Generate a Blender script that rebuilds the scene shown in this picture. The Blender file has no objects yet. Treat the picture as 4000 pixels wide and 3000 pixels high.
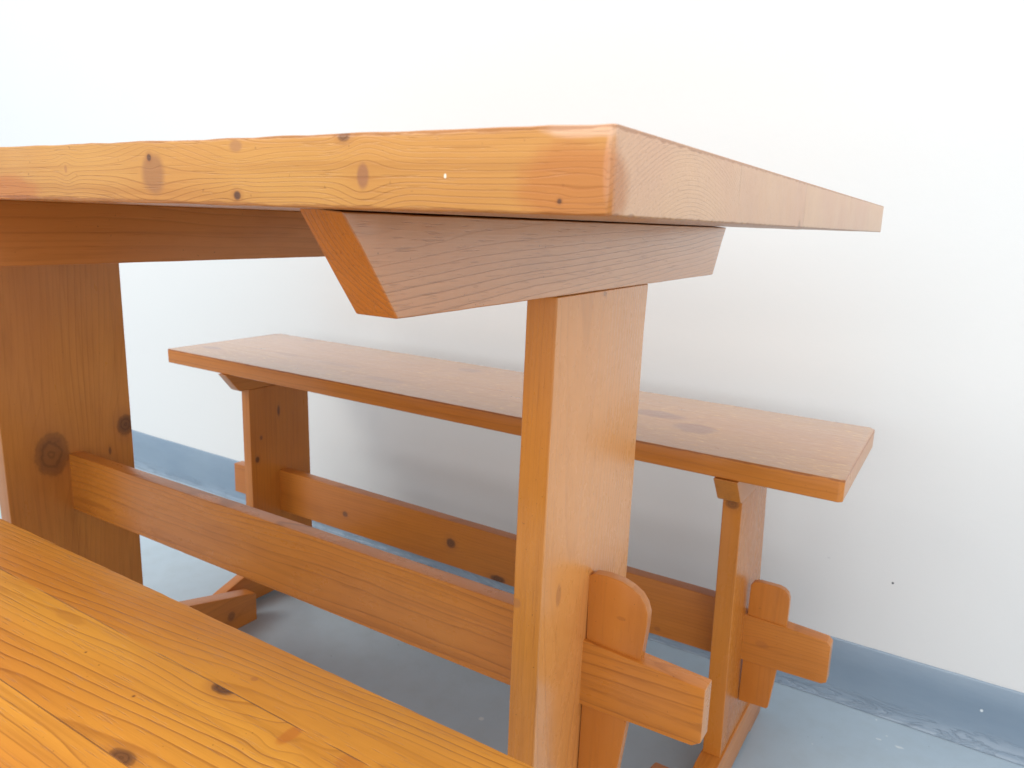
import bpy, bmesh, math, random
from mathutils import Vector, noise as mnoise
random.seed(7)
sc = bpy.context.scene
COL = sc.collection

# ------------------------------------------------------------------ node helpers
class S:
    """a node socket with arithmetic"""
    def __init__(self, nt, sock): self.nt, self.s = nt, sock
    def _m(self, op, *a):
        n = self.nt.nodes.new('ShaderNodeMath'); n.operation = op
        for i, v in enumerate((self,) + a):
            if isinstance(v, S): self.nt.links.new(v.s, n.inputs[i])
            else: n.inputs[i].default_value = v
        return S(self.nt, n.outputs[0])
    def __add__(s, o): return s._m('ADD', o)
    __radd__ = __add__
    def __mul__(s, o): return s._m('MULTIPLY', o)
    __rmul__ = __mul__
    def __sub__(s, o): return s._m('SUBTRACT', o)
    def __rsub__(s, o): return (s * -1.0) + o
    def __truediv__(s, o): return s._m('DIVIDE', o)
    def sqrt(s): return s._m('SQRT')
    def exp(s): return s._m('EXPONENT')
    def fract(s): return s._m('FRACT')
    def sin(s): return s._m('SINE')
    def abs(s): return s._m('ABSOLUTE')
    def max(s, o): return s._m('MAXIMUM', o)
    def min(s, o): return s._m('MINIMUM', o)
    def gt(s, o): return s._m('GREATER_THAN', o)
    def ss(s, a, b):
        n = s.nt.nodes.new('ShaderNodeMapRange'); n.interpolation_type = 'SMOOTHSTEP'
        s.nt.links.new(s.s, n.inputs['Value'])
        n.inputs['From Min'].default_value = a; n.inputs['From Max'].default_value = b
        return S(s.nt, n.outputs[0])

def comb(nt, x, y, z):
    n = nt.nodes.new('ShaderNodeCombineXYZ')
    for i, v in enumerate((x, y, z)):
        if isinstance(v, S): nt.links.new(v.s, n.inputs[i])
        else: n.inputs[i].default_value = v
    return S(nt, n.outputs[0])
def noise(nt, vec, scale=1.0, detail=2.0, rough=.5, dist=0.0):
    n = nt.nodes.new('ShaderNodeTexNoise'); nt.links.new(vec.s, n.inputs['Vector'])
    n.inputs['Scale'].default_value = scale; n.inputs['Detail'].default_value = detail
    n.inputs['Roughness'].default_value = rough; n.inputs['Distortion'].default_value = dist
    return S(nt, n.outputs['Fac'])
def mixc(nt, fac, a, b, mode='MIX'):
    n = nt.nodes.new('ShaderNodeMix'); n.data_type = 'RGBA'; n.blend_type = mode
    if isinstance(fac, S): nt.links.new(fac.s, n.inputs[0])
    else: n.inputs[0].default_value = fac
    for i, v in ((6, a), (7, b)):
        if isinstance(v, S): nt.links.new(v.s, n.inputs[i])
        else: n.inputs[i].default_value = (*v, 1)
    return S(nt, n.outputs[2])
def coords(nt):
    t = nt.nodes.new('ShaderNodeTexCoord')
    n = nt.nodes.new('ShaderNodeSeparateXYZ'); nt.links.new(t.outputs['Object'], n.inputs[0])
    return [S(nt, n.outputs[i]) for i in range(3)]
def new_mat(name):
    m = bpy.data.materials.new(name); m.use_nodes = True
    nt = m.node_tree; b = nt.nodes['Principled BSDF']
    return m, nt, b
def bump(nt, b, h, dist, strength=1.0):
    n = nt.nodes.new('ShaderNodeBump'); n.inputs['Strength'].default_value = strength
    n.inputs['Distance'].default_value = dist
    nt.links.new(h.s, n.inputs['Height']); nt.links.new(n.outputs[0], b.inputs['Normal'])

# ------------------------------------------------------------------ pine
# palette, linear
YEL = (.70, .315, .058); ORA = (.53, .185, .030); LATE = (.33, .105, .016); KNOT = (.13, .055, .026)
def pine(name, base, axis, pith, spacing=.0022, knots=(), seams=(), seam_axis=None, light=YEL, orange=ORA,
         late=LATE, ls=.55, blotch=.5, warp=1.0, rough=.30, relief=1.0, tilt=(0.0, 0.0), bl_scale=6.0, seed=0.0, specks=1.0,
         wornedges=(), coat_r=.26, coat=.28, coat_n=1.5, polish=None, face_sheen=None, sheen_axis=2, tints=None, endcol=(.62, .30, .12)):
    """solid pine: rings round a pith line that runs along `axis`.
    knots: (x,y,z, r_along, r_across, darkness, reach, mode); seams: positions across seam_axis"""
    light = (light[0] * .98, light[1] * .96, light[2] * .95); orange = (orange[0] * .98, orange[1] * .95, orange[2] * .95)
    m, nt, b = new_mat(name)
    P = coords(nt); P = [P[i] + base[i] for i in range(3)]
    ax = [0, 1, 2]; ax.remove(axis); A = P[axis]; U, V = P[ax[0]], P[ax[1]]
    def vec(sa, su, sv, off=0.0):
        v = [None] * 3; v[axis] = A * sa + (off + seed); v[ax[0]] = U * su + off; v[ax[1]] = V * sv
        return comb(nt, *v)
    board = None
    if seams:
        T = P[seam_axis]
        for s in seams:
            g = T.gt(s); board = g if board is None else board + g
    bo = board * 3.7 if board is not None else None
    def bvec(sa, su, sv, off=0.0):
        v = [None] * 3; v[axis] = A * sa + (off + seed); v[ax[0]] = U * su + off; v[ax[1]] = V * sv
        if bo is not None: v[axis] = v[axis] + bo
        return comb(nt, *v)
    n1 = noise(nt, bvec(2.6, 9, 9), 1, 2.0, .5) - .5
    n2 = noise(nt, bvec(9, 45, 45, 3.1), 1, 3.0, .55) - .5
    Du = U - pith[0] - (A * tilt[0] if tilt[0] else 0.0)
    Dv = V - pith[1] - (A * tilt[1] if tilt[1] else 0.0)
    if board is not None:
        Du = Du + (board * 2.4).sin() * .035; Dv = Dv + (board * 1.7).sin() * .02
    stains = []; kmask = None; khalo = None; kring = None
    nk = noise(nt, vec(90, 90, 90, 5.0), 1, 2.0, .6) - .5
    for k in knots:
        x, y, z, ra, rc, dark, reach = k[:7]
        c = (x, y, z); da = (A - c[axis]); du = (U - c[ax[0]]); dv = (V - c[ax[1]])
        q = (da * da) * (1 / ra ** 2) + (du * du) * (1 / rc ** 2) + (dv * dv) * (1 / rc ** 2)
        w = ((da * da) * (1 / (ra * reach * 1.5) ** 2) + (du * du + dv * dv) * (1 / (rc * reach) ** 2))
        e = (w * -1.0).exp()
        Du = Du - du * e * .8; Dv = Dv - dv * e * .8
        d = q.sqrt() + nk * .5
        mk = (1.0 - d.ss(.62, 1.12)) * dark
        if len(k) > 8 and k[8] is not None:                     # a knot sawn off at a glue line
            cut = P[k[8][0]].gt(k[8][1]); cut = cut if k[8][2] > 0 else 1.0 - cut
            mk = mk * cut
        ha = (1.0 - d.ss(.7, 2.2)) * (dark * .5)
        if len(k) > 8 and k[8] is not None: ha = ha * cut
        if len(k) > 7 and k[7] is not None:
            stains.append((mk, k[7])); continue
        kmask = mk if kmask is None else kmask.max(mk)
        khalo = ha if khalo is None else khalo.max(ha)
        kr = (d * 16.0).sin() * mk
        kring = kr if kring is None else kring + kr
    r = (Du * Du + Dv * Dv).sqrt() + n1 * (.011 * warp) + n2 * (.0016 * warp)
    t = r / spacing
    tv = noise(nt, comb(nt, t * .23, 2.7 + seed, 0.4), 1, 1.0)          # uneven ring widths / strengths
    f = (t + tv * 1.5).fract()
    lw = (f.ss(.05, .80) * .24 + f.ss(.74, .90) * .76) * (1.0 - f.ss(.92, 1.0))
    lw = lw * (tv.ss(.25, .7) * .75 + .25)
    fib = noise(nt, vec(14, 620, 620, 9.0), 1, 3.0, .65)
    dash = noise(nt, vec(45, 900, 900, 1.0), 1, 2.0, .5).ss(.60, .72)
    lines = lw * (fib * .9 + .55)
    g = nt.nodes.new('ShaderNodeNewGeometry'); gs = nt.nodes.new('ShaderNodeSeparateXYZ'); nt.links.new(g.outputs['True Normal'], gs.inputs[0])
    end = S(nt, gs.outputs[axis]).abs().ss(.8, .95)
    lines = lines * (1.0 - end * .72)
    big = noise(nt, bvec(bl_scale * .35, bl_scale * 1.6, bl_scale * 1.6, 7.7), 1, 2.5, .55).ss(.34, .68)
    mid = noise(nt, vec(22, 40, 40, 2.2), 1, 4.0, .6)
    col = mixc(nt, big * blotch, light, orange)
    col = mixc(nt, (mid - .5) * .55 + .12, col, orange)
    streak = noise(nt, bvec(5, 210, 210, 12.0), 1, 3.0, .6).ss(.46, .74)
    col = mixc(nt, streak * .30, col, late)
    deep = noise(nt, bvec(4.5, 20, 20, 15.0), 1, 4.0, .6).ss(.50, .78)
    col = mixc(nt, deep * .34, col, tuple(orange[i] * (.62, .55, .5)[i] for i in range(3)))
    if board is not None:
        if tints:
            tt = None
            for q_, tv_ in enumerate(tints):
                z_ = (1.0 - (board - float(q_)).abs().min(1.0)) * tv_; tt = z_ if tt is None else tt + z_
            col = mixc(nt, tt, col, orange)
        else: col = mixc(nt, ((board * 2.9).sin() * .5 + .5) * .22, col, orange)
    if face_sheen:  # wall sheen painted into the colour of faces turned along one axis
        col = mixc(nt, S(nt, gs.outputs[sheen_axis]).ss(.6, .95) * (.74 - big * .30 + (mid - .5) * .4), col, face_sheen)
    col = mixc(nt, (lines * ls).min(1.0), col, late)
    col = mixc(nt, dash * (.34 * ls), col, late)
    hg = lw * -.5 + fib * .45 + dash * -.5
    col = mixc(nt, end * .55, col, endcol)
    if specks:
        sp = noise(nt, comb(nt, P[0] * 420, P[1] * 420, P[2] * 420), 1, 1.0, .4).ss(.77, .81)
        col = mixc(nt, sp * (.55 * specks), col, (.16, .05, .012))
    for mk, kc in stains: col = mixc(nt, mk, col, kc)
    if khalo is not None:
        col = mixc(nt, khalo, col, (.34, .12, .035))
        col = mixc(nt, kmask, col, KNOT)
        col = mixc(nt, (kring.max(0.0) * .5), col, (.05, .02, .01))
        hg = hg + kmask * nk * 3.0
    if seams:
        T = P[seam_axis]; sm = None
        for s in seams:
            l = 1.0 - (T - s + (n2 * .0006)).abs().ss(.0001, .00042)
            sm = l if sm is None else sm.max(l)
        sm = sm * noise(nt, vec(30, 30, 30, 4.0), 1, 2.0).ss(.34, .56)
        col = mixc(nt, sm * (1.0 - end * .7) * .6, col, (.20, .06, .012))
        hg = hg + sm * -2.5
    for (ea, ev, wdt, amt) in wornedges:                      # battered arris: darker, broken stain
        d = (P[ea] - ev).abs() + (noise(nt, vec(60, 200, 200, 6.0), 1, 3.0, .7) - .5) * (wdt * 2.2)
        wm = (1.0 - d.ss(wdt * .3, wdt)) * amt
        col = mixc(nt, wm, col, (.28, .085, .02)); hg = hg + wm * (nk * 4.0 - 1.0)
    nt.links.new(col.s, b.inputs['Base Color'])
    rg = mid * .14 + (rough - .07) + lines * .05
    nt.links.new(rg.s, b.inputs['Roughness'])
    b.inputs['IOR'].default_value = 1.5
    b.inputs['Specular IOR Level'].default_value = .28
    if polish is not None:                                     # the face that hands and seats keep polished
        pf = S(nt, gs.outputs[polish]).ss(.5, .9)
        nt.links.new((pf * (coat - .22) + .22).s, b.inputs['Coat Weight'])
        nt.links.new((pf * (coat_n - 1.5) + 1.5).s, b.inputs['Coat IOR'])
    b.inputs['Coat Weight'].default_value = coat; b.inputs['Coat Roughness'].default_value = coat_r; b.inputs['Coat IOR'].default_value = coat_n
    und = noise(nt, vec(12, 40, 40, 8.0), 1, 2.0) * 2.2
    bump(nt, b, hg + und, .00022 * relief, .8)
    return m

# ------------------------------------------------------------------ objects
def thing(name, label, cat, loc, group=None):
    o = bpy.data.objects.new(name, None); COL.objects.link(o); o.location = loc
    o.empty_display_size = .1
    o['label'] = label; o['category'] = cat
    if group: o['group'] = group
    return o
def jitter(bm, amp, freq=55.0, seed=0.0):
    for v in bm.verts:
        p = v.co * freq + Vector((seed, seed * 1.3, 0))
        n = mnoise.noise_vector(p) + .5 * mnoise.noise_vector(p * 3.1)
        v.co += n * amp
def prism(name, parent, outline, axis, lo, hi, mat, bevel=.0015, jit=0.00018, cuts=None, label=None, skew=None, seed=0.0, base=None):
    """outline: 2-D polygon in the two axes other than `axis` (world metres), extruded lo..hi along axis.
    cuts: (axis, step) slices so that the edges can wander a little"""
    bm = bmesh.new(); ax = [0, 1, 2]; ax.remove(axis)
    def P(p, a):
        v = [0, 0, 0]; v[axis] = a; v[ax[0]] = p[0]; v[ax[1]] = p[1]; return v
    n = len(outline)
    A = [bm.verts.new(P(p, lo)) for p in outline]; B = [bm.verts.new(P(p, hi)) for p in outline]
    bm.faces.new(A); bm.faces.new(B[::-1])
    for i in range(n): bm.faces.new((A[i], B[i], B[(i + 1) % n], A[(i + 1) % n]))
    bmesh.ops.recalc_face_normals(bm, faces=bm.faces)
    sharp = [e for e in bm.edges if len(e.link_faces) == 2 and e.calc_face_angle(0) > math.radians(24)]
    if bevel: bmesh.ops.bevel(bm, geom=sharp, offset=bevel, segments=3, profile=.6, affect='EDGES', clamp_overlap=True)
    if cuts:
        ca, st = cuts
        lo2 = min(v.co[ca] for v in bm.verts); hi2 = max(v.co[ca] for v in bm.verts)
        k = int((hi2 - lo2) / st)
        for i in range(1, k):
            p = [0, 0, 0]; p[ca] = lo2 + (hi2 - lo2) * i / k + random.uniform(-.2, .2) * st; nn = [0, 0, 0]; nn[ca] = 1
            bmesh.ops.bisect_plane(bm, geom=bm.verts[:] + bm.edges[:] + bm.faces[:], plane_co=p, plane_no=nn)
    if skew:
        for v in bm.verts: v.co = Vector(skew(v.co))
    if jit: jitter(bm, jit, seed=seed + len(bm.verts) * .37)
    bl = base if base is not None else (parent.location if parent and parent.type == 'EMPTY' else Vector((0, 0, 0)))
    for v in bm.verts: v.co -= Vector(bl)
    me = bpy.data.meshes.new(name); bm.to_mesh(me); bm.free()
    for p in me.polygons: p.use_smooth = True
    me.set_sharp_from_angle(angle=math.radians(20))
    me.materials.append(mat)
    o = bpy.data.objects.new(name, me); COL.objects.link(o)
    if parent: o.parent = parent
    if label: o['label'] = label
    return o
def rect(a0, a1, b0, b1): return [(a0, b0), (a1, b0), (a1, b1), (a0, b1)]

# ================================================================== setting
FL = 6.0
WY = .4331
def slab(name, x0, x1, y0, y1, z0, z1, mat):
    bm = bmesh.new(); bmesh.ops.create_cube(bm, size=1)
    for v in bm.verts:
        v.co = Vector(((x0 + x1) / 2 + v.co.x * (x1 - x0), (y0 + y1) / 2 + v.co.y * (y1 - y0), (z0 + z1) / 2 + v.co.z * (z1 - z0)))
    me = bpy.data.meshes.new(name); bm.to_mesh(me); bm.free(); me.materials.append(mat)
    o = bpy.data.objects.new(name, me); COL.objects.link(o); return o

def floor_mat():
    m, nt, b = new_mat('blue_grey_floor_paint')
    X, Y, Z = coords(nt); v = comb(nt, X, Y, Z)
    a = noise(nt, v, 3.2, 4.0, .55); c = noise(nt, v, 26, 4.0, .6); d = noise(nt, v, 260, 2.0, .5)
    col = mixc(nt, a.ss(.3, .7), (.36, .455, .535), (.395, .49, .565))
    col = mixc(nt, c.ss(.35, .8) * .35, col, (.31, .37, .41))
    col = mixc(nt, noise(nt, v, 150, 1.0, .4).ss(.80, .83) * .6, col, (.55, .60, .62))
    col = mixc(nt, noise(nt, v, 95, 1.0, .4).ss(.79, .82) * .5, col, (.13, .17, .19))
    for (x, y, r) in ((-.4129, .0967, .0045), (.0509, .4165, .0018), (.0677, .3861, .0014), (-.0159, .3084, .001), (.0842, .3698, .003), (.06, .372, .0022)):
        q = ((X - x) * (X - x) * (.25 if r > .0021 and x > 0 else 1.0) + (Y - y) * (Y - y)).sqrt() + (d - .5) * .003
        col = mixc(nt, (1.0 - q.ss(r * .6, r)) * .75, col, (.62, .67, .68))
    nt.links.new(col.s, b.inputs['Base Color'])
    rg = a * .16 + c * .10 + .20
    nt.links.new(rg.s, b.inputs['Roughness']); b.inputs['IOR'].default_value = 1.6
    bump(nt, b, a * 3.0 + c * 1.2 + d * .25, .0012, .35)
    return m
def wall_mat():
    m, nt, b = new_mat('white_wall_paint')
    X, Y, Z = coords(nt); v = comb(nt, X, Y, Z)
    a = noise(nt, v, 1.4, 3.0, .5); c = noise(nt, v, 120, 3.0, .5)
    col = mixc(nt, a.ss(.3, .7), (.712, .717, .707), (.722, .722, .709))
    q = ((X - .0438) * (X - .0438) + (Z - .2012) * (Z - .2012)).sqrt()
    col = mixc(nt, 1.0 - q.ss(.0011, .0019), col, (.03, .035, .05))
    q = ((X + .0419) * (X + .0419) * .3 + (Z - .2152) * (Z - .2152)).sqrt()
    col = mixc(nt, (1.0 - q.ss(.0006, .0016)) * .25, col, (.4, .4, .42))
    nt.links.new(col.s, b.inputs['Base Color']); b.inputs['Roughness'].default_value = .62
    b.inputs['Specular IOR Level'].default_value = .3
    bump(nt, b, c, .0005, .3)
    return m
def skirt_mat():
    m, nt, b = new_mat('blue_grey_skirting_paint')
    X, Y, Z = coords(nt); v = comb(nt, X, Y, Z); vs = comb(nt, X * .35, Y, Z)
    a = noise(nt, vs, 14, 4.0, .6); c = noise(nt, v, 180, 2.0, .5)
    col = mixc(nt, a.ss(.3, .7), (.20, .27, .35), (.23, .30, .375))
    ck = noise(nt, comb(nt, X * 9, Y, Z * 55), 1, 5.0, .65, 1.2)
    low = 1.0 - Z.ss(.004, .030)
    col = mixc(nt, (1.0 - (ck - .5).abs().ss(.0, .02)) * low * .28, col, (.09, .12, .16))
    col = mixc(nt, noise(nt, v, 130, 1.0, .4).ss(.80, .83) * .6, col, (.55, .60, .64))
    q = ((X - .1718) * (X - .1718) * 1.2 + (Z - .0544) * (Z - .0544)).sqrt()
    col = mixc(nt, 1.0 - q.ss(.0016, .0024), col, (.68, .72, .74))
    nt.links.new(col.s, b.inputs['Base Color']); b.inputs['Roughness'].default_value = .30
    bump(nt, b, a * 1.5 + c * .1 + (ck - .5).abs().ss(0, .05) * low * .8, .002, .5)
    return m

fl = slab('floor', -FL, FL, -5.0, WY + .10, -.1, 0, floor_mat()); fl['kind'] = 'structure'
fl['label'] = 'blue-grey painted floor with small white paint specks'
wl = slab('wall', -FL, FL, WY + .004, WY + .10, 0, 3.2, wall_mat()); wl['kind'] = 'structure'
wl['label'] = 'plain white painted wall behind the benches'
# skirting: slightly uneven profile with a coved, cracked foot
def skirting():
    bm = bmesh.new(); prof = [(WY + .004, .0958), (WY + .0012, .0950), (WY + .0003, .0935), (WY, .06), (WY - .0005, .022), (WY - .0015, .008), (WY - .004, .0025), (WY - .008, .0006)]
    xs = [-FL] + [-2.6 + i * .02 for i in range(0, 190)] + [FL]; rows = []
    for x in xs:
        row = []
        for j, (y, z) in enumerate(prof):
            n = mnoise.noise(Vector((x * 7, j * .4, 1))) + .5 * mnoise.noise(Vector((x * 31, j * .9, 4)))
            dz = n * .0009 if j < 3 else 0; dy = n * (.0006 if j < 4 else .0028)
            row.append(bm.verts.new((x, y + (dy if j else 0), max(.0004, z + dz))))
        rows.append(row)
    for a, b_ in zip(rows, rows[1:]):
        for j in range(len(prof) - 1): bm.faces.new((a[j], b_[j], b_[j + 1], a[j + 1]))
    bmesh.ops.recalc_face_normals(bm, faces=bm.faces)
    me = bpy.data.meshes.new('skirting_board'); bm.to_mesh(me); bm.free()
    for p in me.polygons: p.use_smooth = True
    if sum(p.normal.y for p in me.polygons) > 0: me.flip_normals()
    me.materials.append(skirt_mat())
    o = bpy.data.objects.new('skirting_board', me); COL.objects.link(o); o.parent = wl
    o['label'] = 'blue-grey painted skirting board'
skirting()

# ================================================================== table
TB = (-.517, -.18, 0.0)
tbl = thing('dining_table', 'pine trestle table with thick worn top, standing between the two benches', 'table', TB)
ty0, ty1 = -.4867, .1265
tilt_top = lambda c: (c.x, c.y, c.z + .0034 * c.x + (.0010 * math.exp(-((c.y + .28) / .06) ** 2) if c.z > .69 else 0))
mt = pine('pine_tabletop', TB, 0, (-.42, .585), .0014, seams=(-.365, -.235, -.075, .02), seam_axis=1, light=(.63, .335, .085), orange=(.52, .20, .040),
          late=(.34, .12, .02), ls=.55, blotch=.75, warp=.75, relief=1.7, rough=.36, seed=2.0, bl_scale=9, specks=.7,
          knots=((-.008, ty0, .7020, .016, .0030, .60, .3, (.80, .50, .34)), (-.0015, ty0, .692, .0016, .010, .45, .3, (.78, .46, .30)), (-.010, ty0, .6870, .022, .013, .62, .3, (.47, .145, .028)), (-.318, ty0, .6815, .030, .0085, .60, .3, (.47, .135, .024)), (-.2015, ty0, .6895, .0085, .0085, .78, 2.2, (.34, .145, .055)), (-.2035, ty0, .6958, .0015, .0015, .9, 2.0), (-.2654, ty0, .6915, .0012, .0018, .6, 3.5, (.38, .15, .05)), (-.0555, ty0, .6892, .0005, .0008, 1.0, 1.2, (.85, .80, .66)),
                 (-.1508, ty0, .6994, .004, .0026, .5, 2.6, (.34, .15, .08)), (-.1510, ty0, .6819, .0022, .0018, .95, 2.0), (-.0890, ty0, .6890, .0030, .0046, .72, 2.6, (.30, .12, .06)),
                 (-.0974, ty0, .7018, .0030, .0020, .7, 2.5), (-.0157, ty0, .6825, .0008, .0008, .9, 2.0), (0, -.2445, .6795, .02, .0035, .25, 2.5)),
          endcol=(.80, .53, .39), wornedges=((2, .6785, .0012, .6), (2, .7022, .0010, .5)))
def top_outline():
    return [(-1.034, ty0), (-.0012, ty0), (0, ty0 + .0016), (0, ty1 - .002), (-.002, ty1), (-1.034, ty1)]
prism('tabletop', tbl, top_outline(), 2, .6787, .7029, mt, bevel=.0011, jit=.00040, cuts=(0, .007), skew=tilt_top)
bx, bxi = -.1366, -.1625
mb = pine('pine_crossbeam', TB, 1, (-.11, .70), .0034, face_sheen=(.84, .40, .16), sheen_axis=0, light=(.58, .20, .032), orange=(.46, .14, .018), late=(.34, .12, .025), ls=.5, blotch=.5, relief=3.0, coat=1.0, coat_n=1.85, polish=0,
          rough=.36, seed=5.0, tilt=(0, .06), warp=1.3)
beam = [(-.4475, .6790), (-.4125, .6305), (.0595, .6318), (.0908, .6790)]
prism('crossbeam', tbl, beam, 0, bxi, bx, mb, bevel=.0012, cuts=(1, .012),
      skew=lambda c: (c.x, c.y, c.z - (.0015 if c.z > .6745 and c.x > bx - .005 else 0)))
mb2 = pine('pine_crossbeam_far', TB, 1, (-.93, .5), .0040, light=(.62, .25, .055), orange=(.50, .17, .028), ls=.42, seed=8.0, rough=.34)
beam2 = [(y, z if z < .65 else .6772) for y, z in beam]
prism('crossbeam', tbl, beam2, 0, -.5300, -.5040, mb2, bevel=.0012, cuts=(1, .015))
prism('crossbeam', tbl, beam2, 0, -.8965, -.8709, mb2, bevel=.0012)
mleg = pine('pine_leg', TB, 2, (-.25, -.235), .0030, face_sheen=(.84, .36, .105), sheen_axis=0, light=(.62, .24, .036), orange=(.49, .16, .019), ls=.42, blotch=.55, seed=3.0, rough=.27, polish=0, coat=.8, coat_n=1.65,
            knots=((-.1576, -.2587, .4142, .004, .004, .5, 2.6, (.34, .13, .05)), (-.1378, -.2332, .4155, .010, .0042, .5, 2.8, (.36, .14, .06)), (-.1378, -.187, .6285, .002, .003, .4, 2.0)), tilt=(.02, .03))
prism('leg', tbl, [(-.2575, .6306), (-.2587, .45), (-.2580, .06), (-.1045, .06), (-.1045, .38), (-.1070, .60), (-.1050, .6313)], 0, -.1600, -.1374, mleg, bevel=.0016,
      cuts=(2, .02))
mleg2 = pine('pine_leg_far', TB, 2, (-.885, -.135), .0075, light=(.60, .24, .048), orange=(.48, .165, .026), ls=.45, blotch=.5, seed=6.0, rough=.30, warp=1.9, tilt=(.04, .07),
             knots=((-.8709, -.207, .3665, .030, .0225, .62, 1.7), (-.8709, -.1085, .3853, .016, .0125, .78, 2.0), (-.8709, -.1328, .3539, .006, .002, .6, 2.5)))
prism('leg', tbl, [(-.2640, .6306), (-.2610, .30), (-.2590, .06), (-.0995, .06), (-.0995, .30), (-.1012, .6314)], 0, -.8955, -.8713, mleg2, bevel=.0016, cuts=(2, .02))
sy0, sy1 = -.1860, -.1690
ms = pine('pine_stretcher', TB, 0, (-.176, .322), .0075, light=(.62, .228, .034), orange=(.48, .150, .018), late=(.26, .075, .012), ls=.62, blotch=.5, seed=4.0, rough=.28,
          tilt=(.0, .02), warp=3.2)
prism('stretcher', tbl, [(-.985, .303), (-.8955, .300), (-.8955, .2875), (-.7261, .2890), (-.150, .2908), (-.150, .2995), (-.0450, .3024), (-.0385, .3070), (-.0390, .3505),
                         (-.139, .3565), (-.150, .3565), (-.150, .3655), (-.55, .3645), (-.8955, .3625), (-.8955, .354), (-.985, .352)],
      1, sy0, sy1, ms, bevel=.0011, cuts=(0, .015))
mw = pine('pine_wedge', TB, 2, (-.118, -.30), .0050, light=(.60, .215, .034), orange=(.47, .142, .018), ls=.4, seed=9.0, rough=.30, knots=((-.1084, -.1830, .3830, .0018, .0042, .5, 2.0, (.36, .11, .02)),))
wout = [(-.1368, .225), (-.1368, .36), (-.1380, .4100), (-.1330, .4128), (-.1227, .4138), (-.1100, .4128), (-.1020, .4102), (-.0950, .4060), (-.0905, .4000), (-.0880, .3930), (-.0878, .3842), (-.0904, .3557), (-.0979, .2967), (-.1052, .2300), (-.108, .225)]
prism('wedge', tbl, wout, 1, sy0 + .0035, sy0 + .0125, mw, bevel=.0011)
prism('wedge', tbl, [(-.8950 - (x + .1368), z) for x, z in wout], 1, sy0 + .0035, sy0 + .0125, mw, bevel=.0011)
mf = pine('pine_foot', TB, 1, (-.2, -.05), .0045, light=(.62, .23, .040), orange=(.50, .155, .02), ls=.4, seed=11.0, rough=.30, knots=((-.872, .045, .028, .008, .009, .5, 2.0),))
fo = [(-.4560, 0), (-.33, 0), (-.32, .008), (-.045, .008), (-.035, 0), (.0955, 0), (.0957, .0478), (.0900, .0500), (-.0500, .0850), (-.31, .0850), (-.4500, .0500), (-.4560, .0475)]
prism('foot', tbl, fo, 0, -.1610, -.1366, mf, bevel=.0016)
prism('foot', tbl, fo, 0, -.8965, -.8705, mf, bevel=.0016)

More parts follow.
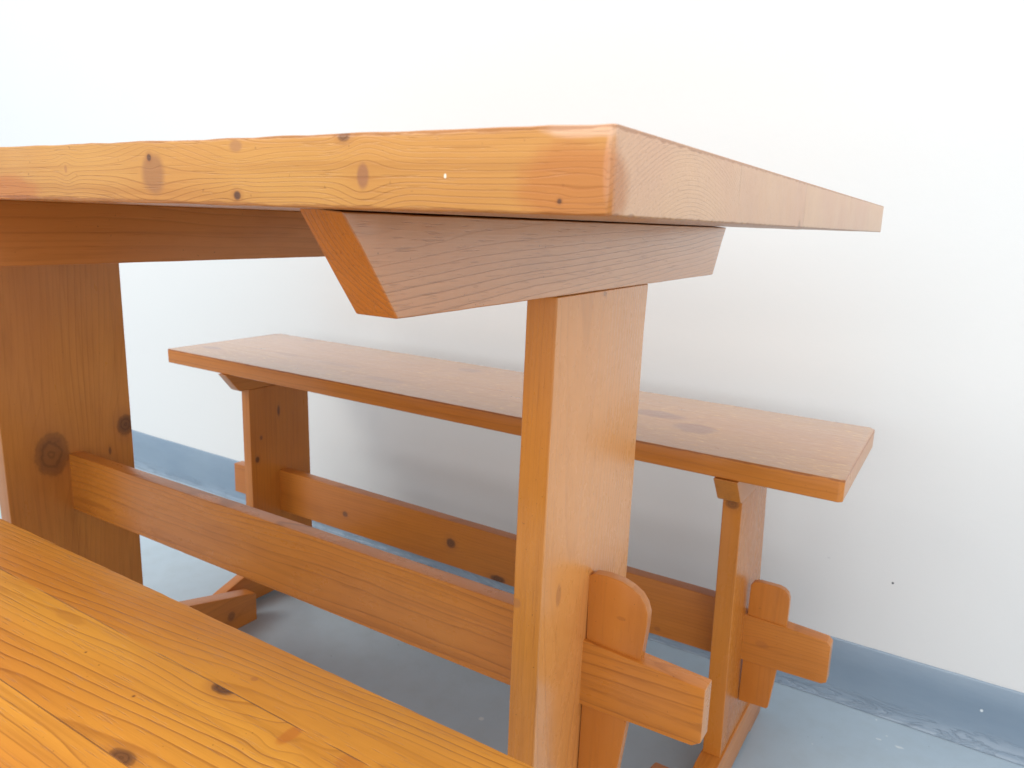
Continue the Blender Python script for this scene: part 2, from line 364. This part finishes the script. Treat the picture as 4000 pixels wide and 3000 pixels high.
# ================================================================== benches
def bench(name, label, cat, dx, dy, seatmat, lean, group, seed, far):
    """a bench built round the calibrated far one; dx, dy shift it"""
    B = (-.535 + dx, .218 + dy, 0.0)
    root = thing(name, label, cat, B, group)
    sh = lambda pts, i: [((p[0] + (dx if i == 0 else dy)), p[1]) for p in pts]
    Y0, Y1 = .0938 + dy, .3395 + dy
    seat = [(-1.0730 + dx, .4165), (-1.0730 + dx, .4405), (.0032 + dx, .4400), (.0036 + dx, .4162)]
    out = [(-1.0715 + dx, Y0), (-.001 + dx, Y0), (.0030 + dx, Y0 + .004), (.0026 + dx, Y1 - .008), (-.004 + dx, Y1), (-1.0670 + dx, Y1), (-1.0770 + dx, Y1 - .008), (-1.0750 + dx, Y0 + .004)]
    prism('seat', root, out, 2, .4163, .4400, seatmat, bevel=.0018 if far else .0014, jit=.00025, cuts=(0, .010 if far else .006), seed=seed)
    k = dict(light=(.60, .220, .034), orange=(.47, .145, .018))
    mbm = pine(name + '_crossbeam_pine', B, 1, (-.1 + dx, .45), .0035, ls=.4, seed=seed + 1, rough=.32, **k)
    bo = [(.0905 + dy, .4158), (.1140 + dy, .3870), (.119 + dy, .3842), (.2900 + dy, .3842), (.297 + dy, .3870), (.3200 + dy, .4158)]
    prism('crossbeam', root, bo, 0, -.1250 + dx, -.0990 + dx, mbm, bevel=.0012)
    prism('crossbeam', root, bo, 0, -.9380 + dx, -.9185 + dx, mbm, bevel=.0012)
    ml = pine(name + '_leg_pine', B, 2, (-.11 + dx, .10 + dy), .0032, ls=.42, seed=seed + 2, rough=.27,
              knots=((-.1125 + dx, .1332 + dy, .376, .006, .008, .6, 1.6),) if far else (), **k)
    legp = [(.1335 + dy, .3840), (.1332 + dy, .0572), (.2650 + dy, .0572), (.2620 + dy, .24), (.2520 + dy, .3840)]
    sk = (lambda c: (c.x + (.3840 - c.z) * .021, c.y, c.z)) if far else None
    prism('leg', root, legp, 0, -.1236 + dx, -.1020 + dx, ml, bevel=.0016, skew=sk, cuts=(2, .03))
    ml2 = pine(name + '_far_leg_pine', B, 2, (-.90 + dx, .19 + dy), .0050, ls=.42, seed=seed + 3, rough=.30, warp=1.5,
               knots=((-.9187 + dx, .196 + dy, .337, .010, .003, .75, 2.2), (-.9187 + dx, .1568 + dy, .2964, .004, .003, .6, 2.0), (-.9187 + dx, .1477 + dy, .2596, .006, .0045, .85, 2.0)) if far else (), **k)
    prism('leg', root, [(.1345 + dy, .3840), (.1350 + dy, .0572), (.2700 + dy, .0572), (.2690 + dy, .0934), (.2645 + dy, .3840)], 0, -.9375 + dx, -.9187 + dx, ml2, bevel=.0016, cuts=(2, .03))
    T0 = .1945 + dy
    mst = pine(name + '_stretcher_pine', B, 0, (.20 + dy, .120), .0048, ls=.42, seed=seed + 4, rough=.30, tilt=(0, .04), warp=1.3,
               knots=((-.2067 + dx, T0, .1609, .005, .0035, .5, 2.2, (.30, .10, .03)), (-.5421 + dx, T0, .1908, .0085, .0085, .85, 1.8), (-.4553 + dx, T0, .1570, .014, .0055, .85, 1.6),
                      (-.7611 + dx, T0, .184, .006, .005, .7, 2.2), (-.0745 + dx, T0, .1850, .009, .0045, .35, 2.6, (.33, .11, .03))) if far else (), **k)
    st = [(-1.0416, .1612), (-.930, .1600), (-.930, .1530), (-.55, .1535), (-.2193, .1515), (-.110, .1530), (-.110, .1568), (-.004, .1590), (.0015, .1625), (.0010, .2085),
          (-.0035, .2132), (-.0497, .2160), (-.110, .2180), (-.110, .2282), (-.43, .2262), (-.930, .2288), (-.930, .2160), (-1.0410, .2160)]
    prism('stretcher', root, sh(st, 0), 1, T0, T0 + .0185, mst, bevel=.0012, cuts=(0, .02))
    mwd = pine(name + '_wedge_pine', B, 2, (-.08 + dx, .10 + dy), .0045, light=(.60, .215, .034), orange=(.47, .142, .018), ls=.35, seed=seed + 5, rough=.30)
    w = [(-.0955, .1000), (-.0960, .2560), (-.0925, .2612), (-.085, .2630), (-.0633, .2630), (-.0570, .2612), (-.0525, .2575), (-.0502, .2515), (-.0498, .2400), (-.0499, .2175),
         (-.0546, .1581), (-.0596, .1035), (-.062, .1010)]
    prism('wedge', root, sh(w, 0), 1, T0 + .0022, T0 + .0112, mwd, bevel=.0010)
    prism('wedge', root, [(-.9375 + dx - (x + .0955), z) for x, z in w], 1, T0 + .0022, T0 + .0112, mwd, bevel=.0010)
    mft = pine(name + '_foot_pine', B, 1, (-.3 + dx, -.02), .0040, light=(.62, .23, .040), orange=(.50, .155, .02), ls=.35, seed=seed + 6, rough=.32)
    f = [(.0580 + dy, 0), (.105 + dy, 0), (.110 + dy, .005), (.280 + dy, .005), (.285 + dy, 0), (.3400 + dy, 0), (.3405 + dy, .0385), (.3350 + dy, .0410), (.2750 + dy, .0572), (.1120 + dy, .0572), (.0620 + dy, .0410), (.0575 + dy, .0385)]
    prism('foot', root, f, 0, -.1185 + dx, -.0930 + dx, mft, bevel=.0016)
    prism('foot', root, f, 0, -.9378 + dx, -.9183 + dx, mft, bevel=.0016)
    return root
GB = 'low pine benches on either side of the table'
mseat_far = pine('pine_seat_far', (-.535, .218, 0), 0, (.20, .36), .0048, face_sheen=(.97, .64, .15), light=(.62, .23, .04), orange=(.52, .16, .02), ls=.40, blotch=.5, rough=.30, seed=20.0, coat=1.0, coat_n=1.85, coat_r=.20, polish=2,
                 seams=(.150, .262), seam_axis=1,
                 knots=((-.2412, .2233, .44, .040, .019, .95, 1.6, (.11, .070, .052)), (-.1786, .1868, .44, .028, .024, .90, 1.7, (.11, .070, .052)), (-.5832, .2925, .44, .022, .014, .8, 1.7, (.11, .070, .052)), (-.6371, .1498, .44, .04, .012, .6, 1.5, (.11, .070, .052)),
                        (-1.0298, .150, .44, .026, .012, .8, 1.6, (.11, .070, .052)), (-.8926, .195, .44, .03, .010, .45, 1.6, (.11, .070, .052)), (-.9699, .3227, .44, .02, .012, .7, 1.6, (.11, .070, .052)), (-.7663, .1883, .44, .05, .012, .45, 1.6, (.11, .070, .052))),
                 wornedges=((2, .4395, .0022, .8),))
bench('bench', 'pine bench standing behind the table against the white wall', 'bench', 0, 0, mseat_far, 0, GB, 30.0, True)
NX, NY = .020, -.7591
nb = (-.535 + NX, .218 + NY, 0)
mseat_near = pine('pine_seat_near', nb, 0, (-.49, .395), .0029, light=(.73, .345, .052), orange=(.57, .205, .030), late=(.27, .085, .014), ls=.76, blotch=.7, rough=.33, seed=40.0,
                  seams=(-.5195, -.4605), seam_axis=1, relief=1.8, warp=1.0, bl_scale=8, tilt=(.05, .02),
                  tints=(.10, .0, .30),
                  knots=((-.2080, -.4612, .44, .0080, .0044, .92, 3.0, None, (1, -.4605, -1)), (-.1545, -.4660, .44, .0042, .0085, .60, 1.6, (.46, .13, .022), (1, -.4605, -1)),
                         (-.2030, -.5180, .44, .0085, .0050, .85, 2.6, None, (1, -.5195, 1)), (-.2021, -.4468, .44, .0026, .0020, .5, 2.0, (.36, .12, .04)),
                         (-.1184, -.4640, .44, .008, .007, .45, 2.0, (.46, .14, .022), (1, -.4605, -1)), (-.3369, -.4678, .44, .016, .004, .35, 2.2, (.42, .16, .03)),
                         (-.2388, -.4898, .44, .0008, .0008, .8, 2.0), (-.2945, -.4822, .44, .0007, .0007, .8, 2.0)))
bench('bench', 'pine bench in the foreground, its yellow plank seat cropped by the frame', 'bench', NX, NY, mseat_near, 0, GB, 50.0, False)

# ================================================================== light
w = bpy.data.worlds.new('World'); sc.world = w; w.use_nodes = True
bg = w.node_tree.nodes['Background']; bg.inputs[0].default_value = (.83, .935, 1.06, 1); bg.inputs[1].default_value = .74
def area(name, loc, target, size, sy, energy, color):
    l = bpy.data.lights.new(name, 'AREA'); l.shape = 'RECTANGLE'; l.size = size; l.size_y = sy; l.energy = energy; l.color = color
    o = bpy.data.objects.new(name, l); COL.objects.link(o); o.location = loc
    o.rotation_euler = (Vector(target) - Vector(loc)).to_track_quat('-Z', 'Y').to_euler(); return o
area('window_light', (-3.1, -2.8, 3.7), (-.5, .2, .3), 1.9, 1.9, 104, (1.0, .955, .88))
area('front_fill', (.7, -3.6, 1.3), (-.2, .4, .4), 4.6, 2.2, 74, (1.0, .97, .93))  # unseen low fill from the front, added to lift wall and floor under the table
area('overhead_fill', (-.4, -.35, 3.6), (-.4, -.3, 0), 3.2, 2.6, 98, (1.0, .955, .89))  # unseen overhead fill, added to brighten the seat tops and floor
area('side_fill', (3.2, -.9, 1.5), (-.3, -.2, .5), 2.0, 1.6, 15, (1.0, .96, .92))  # unseen fill added on the right to brighten the beam and leg faces

# ================================================================== camera
cam = bpy.data.cameras.new('camera'); co = bpy.data.objects.new('camera', cam); COL.objects.link(co)
co.location = (.08703406, -.67693021, .67703477); co.rotation_euler = (1.35590059, -.0381132935, .555586087)
cam.sensor_width = 36; cam.sensor_fit = 'HORIZONTAL'; cam.lens = 2941.88725 / 4000 * 36
cam.clip_start = .01; cam.clip_end = 50
cam.dof.use_dof = True; cam.dof.focus_distance = .44; cam.dof.aperture_fstop = 26
sc.camera = co
sc.render.engine = 'CYCLES'
sc.view_settings.view_transform = 'Standard'; sc.view_settings.look = 'None'
sc.view_settings.exposure = 0; sc.view_settings.gamma = 1
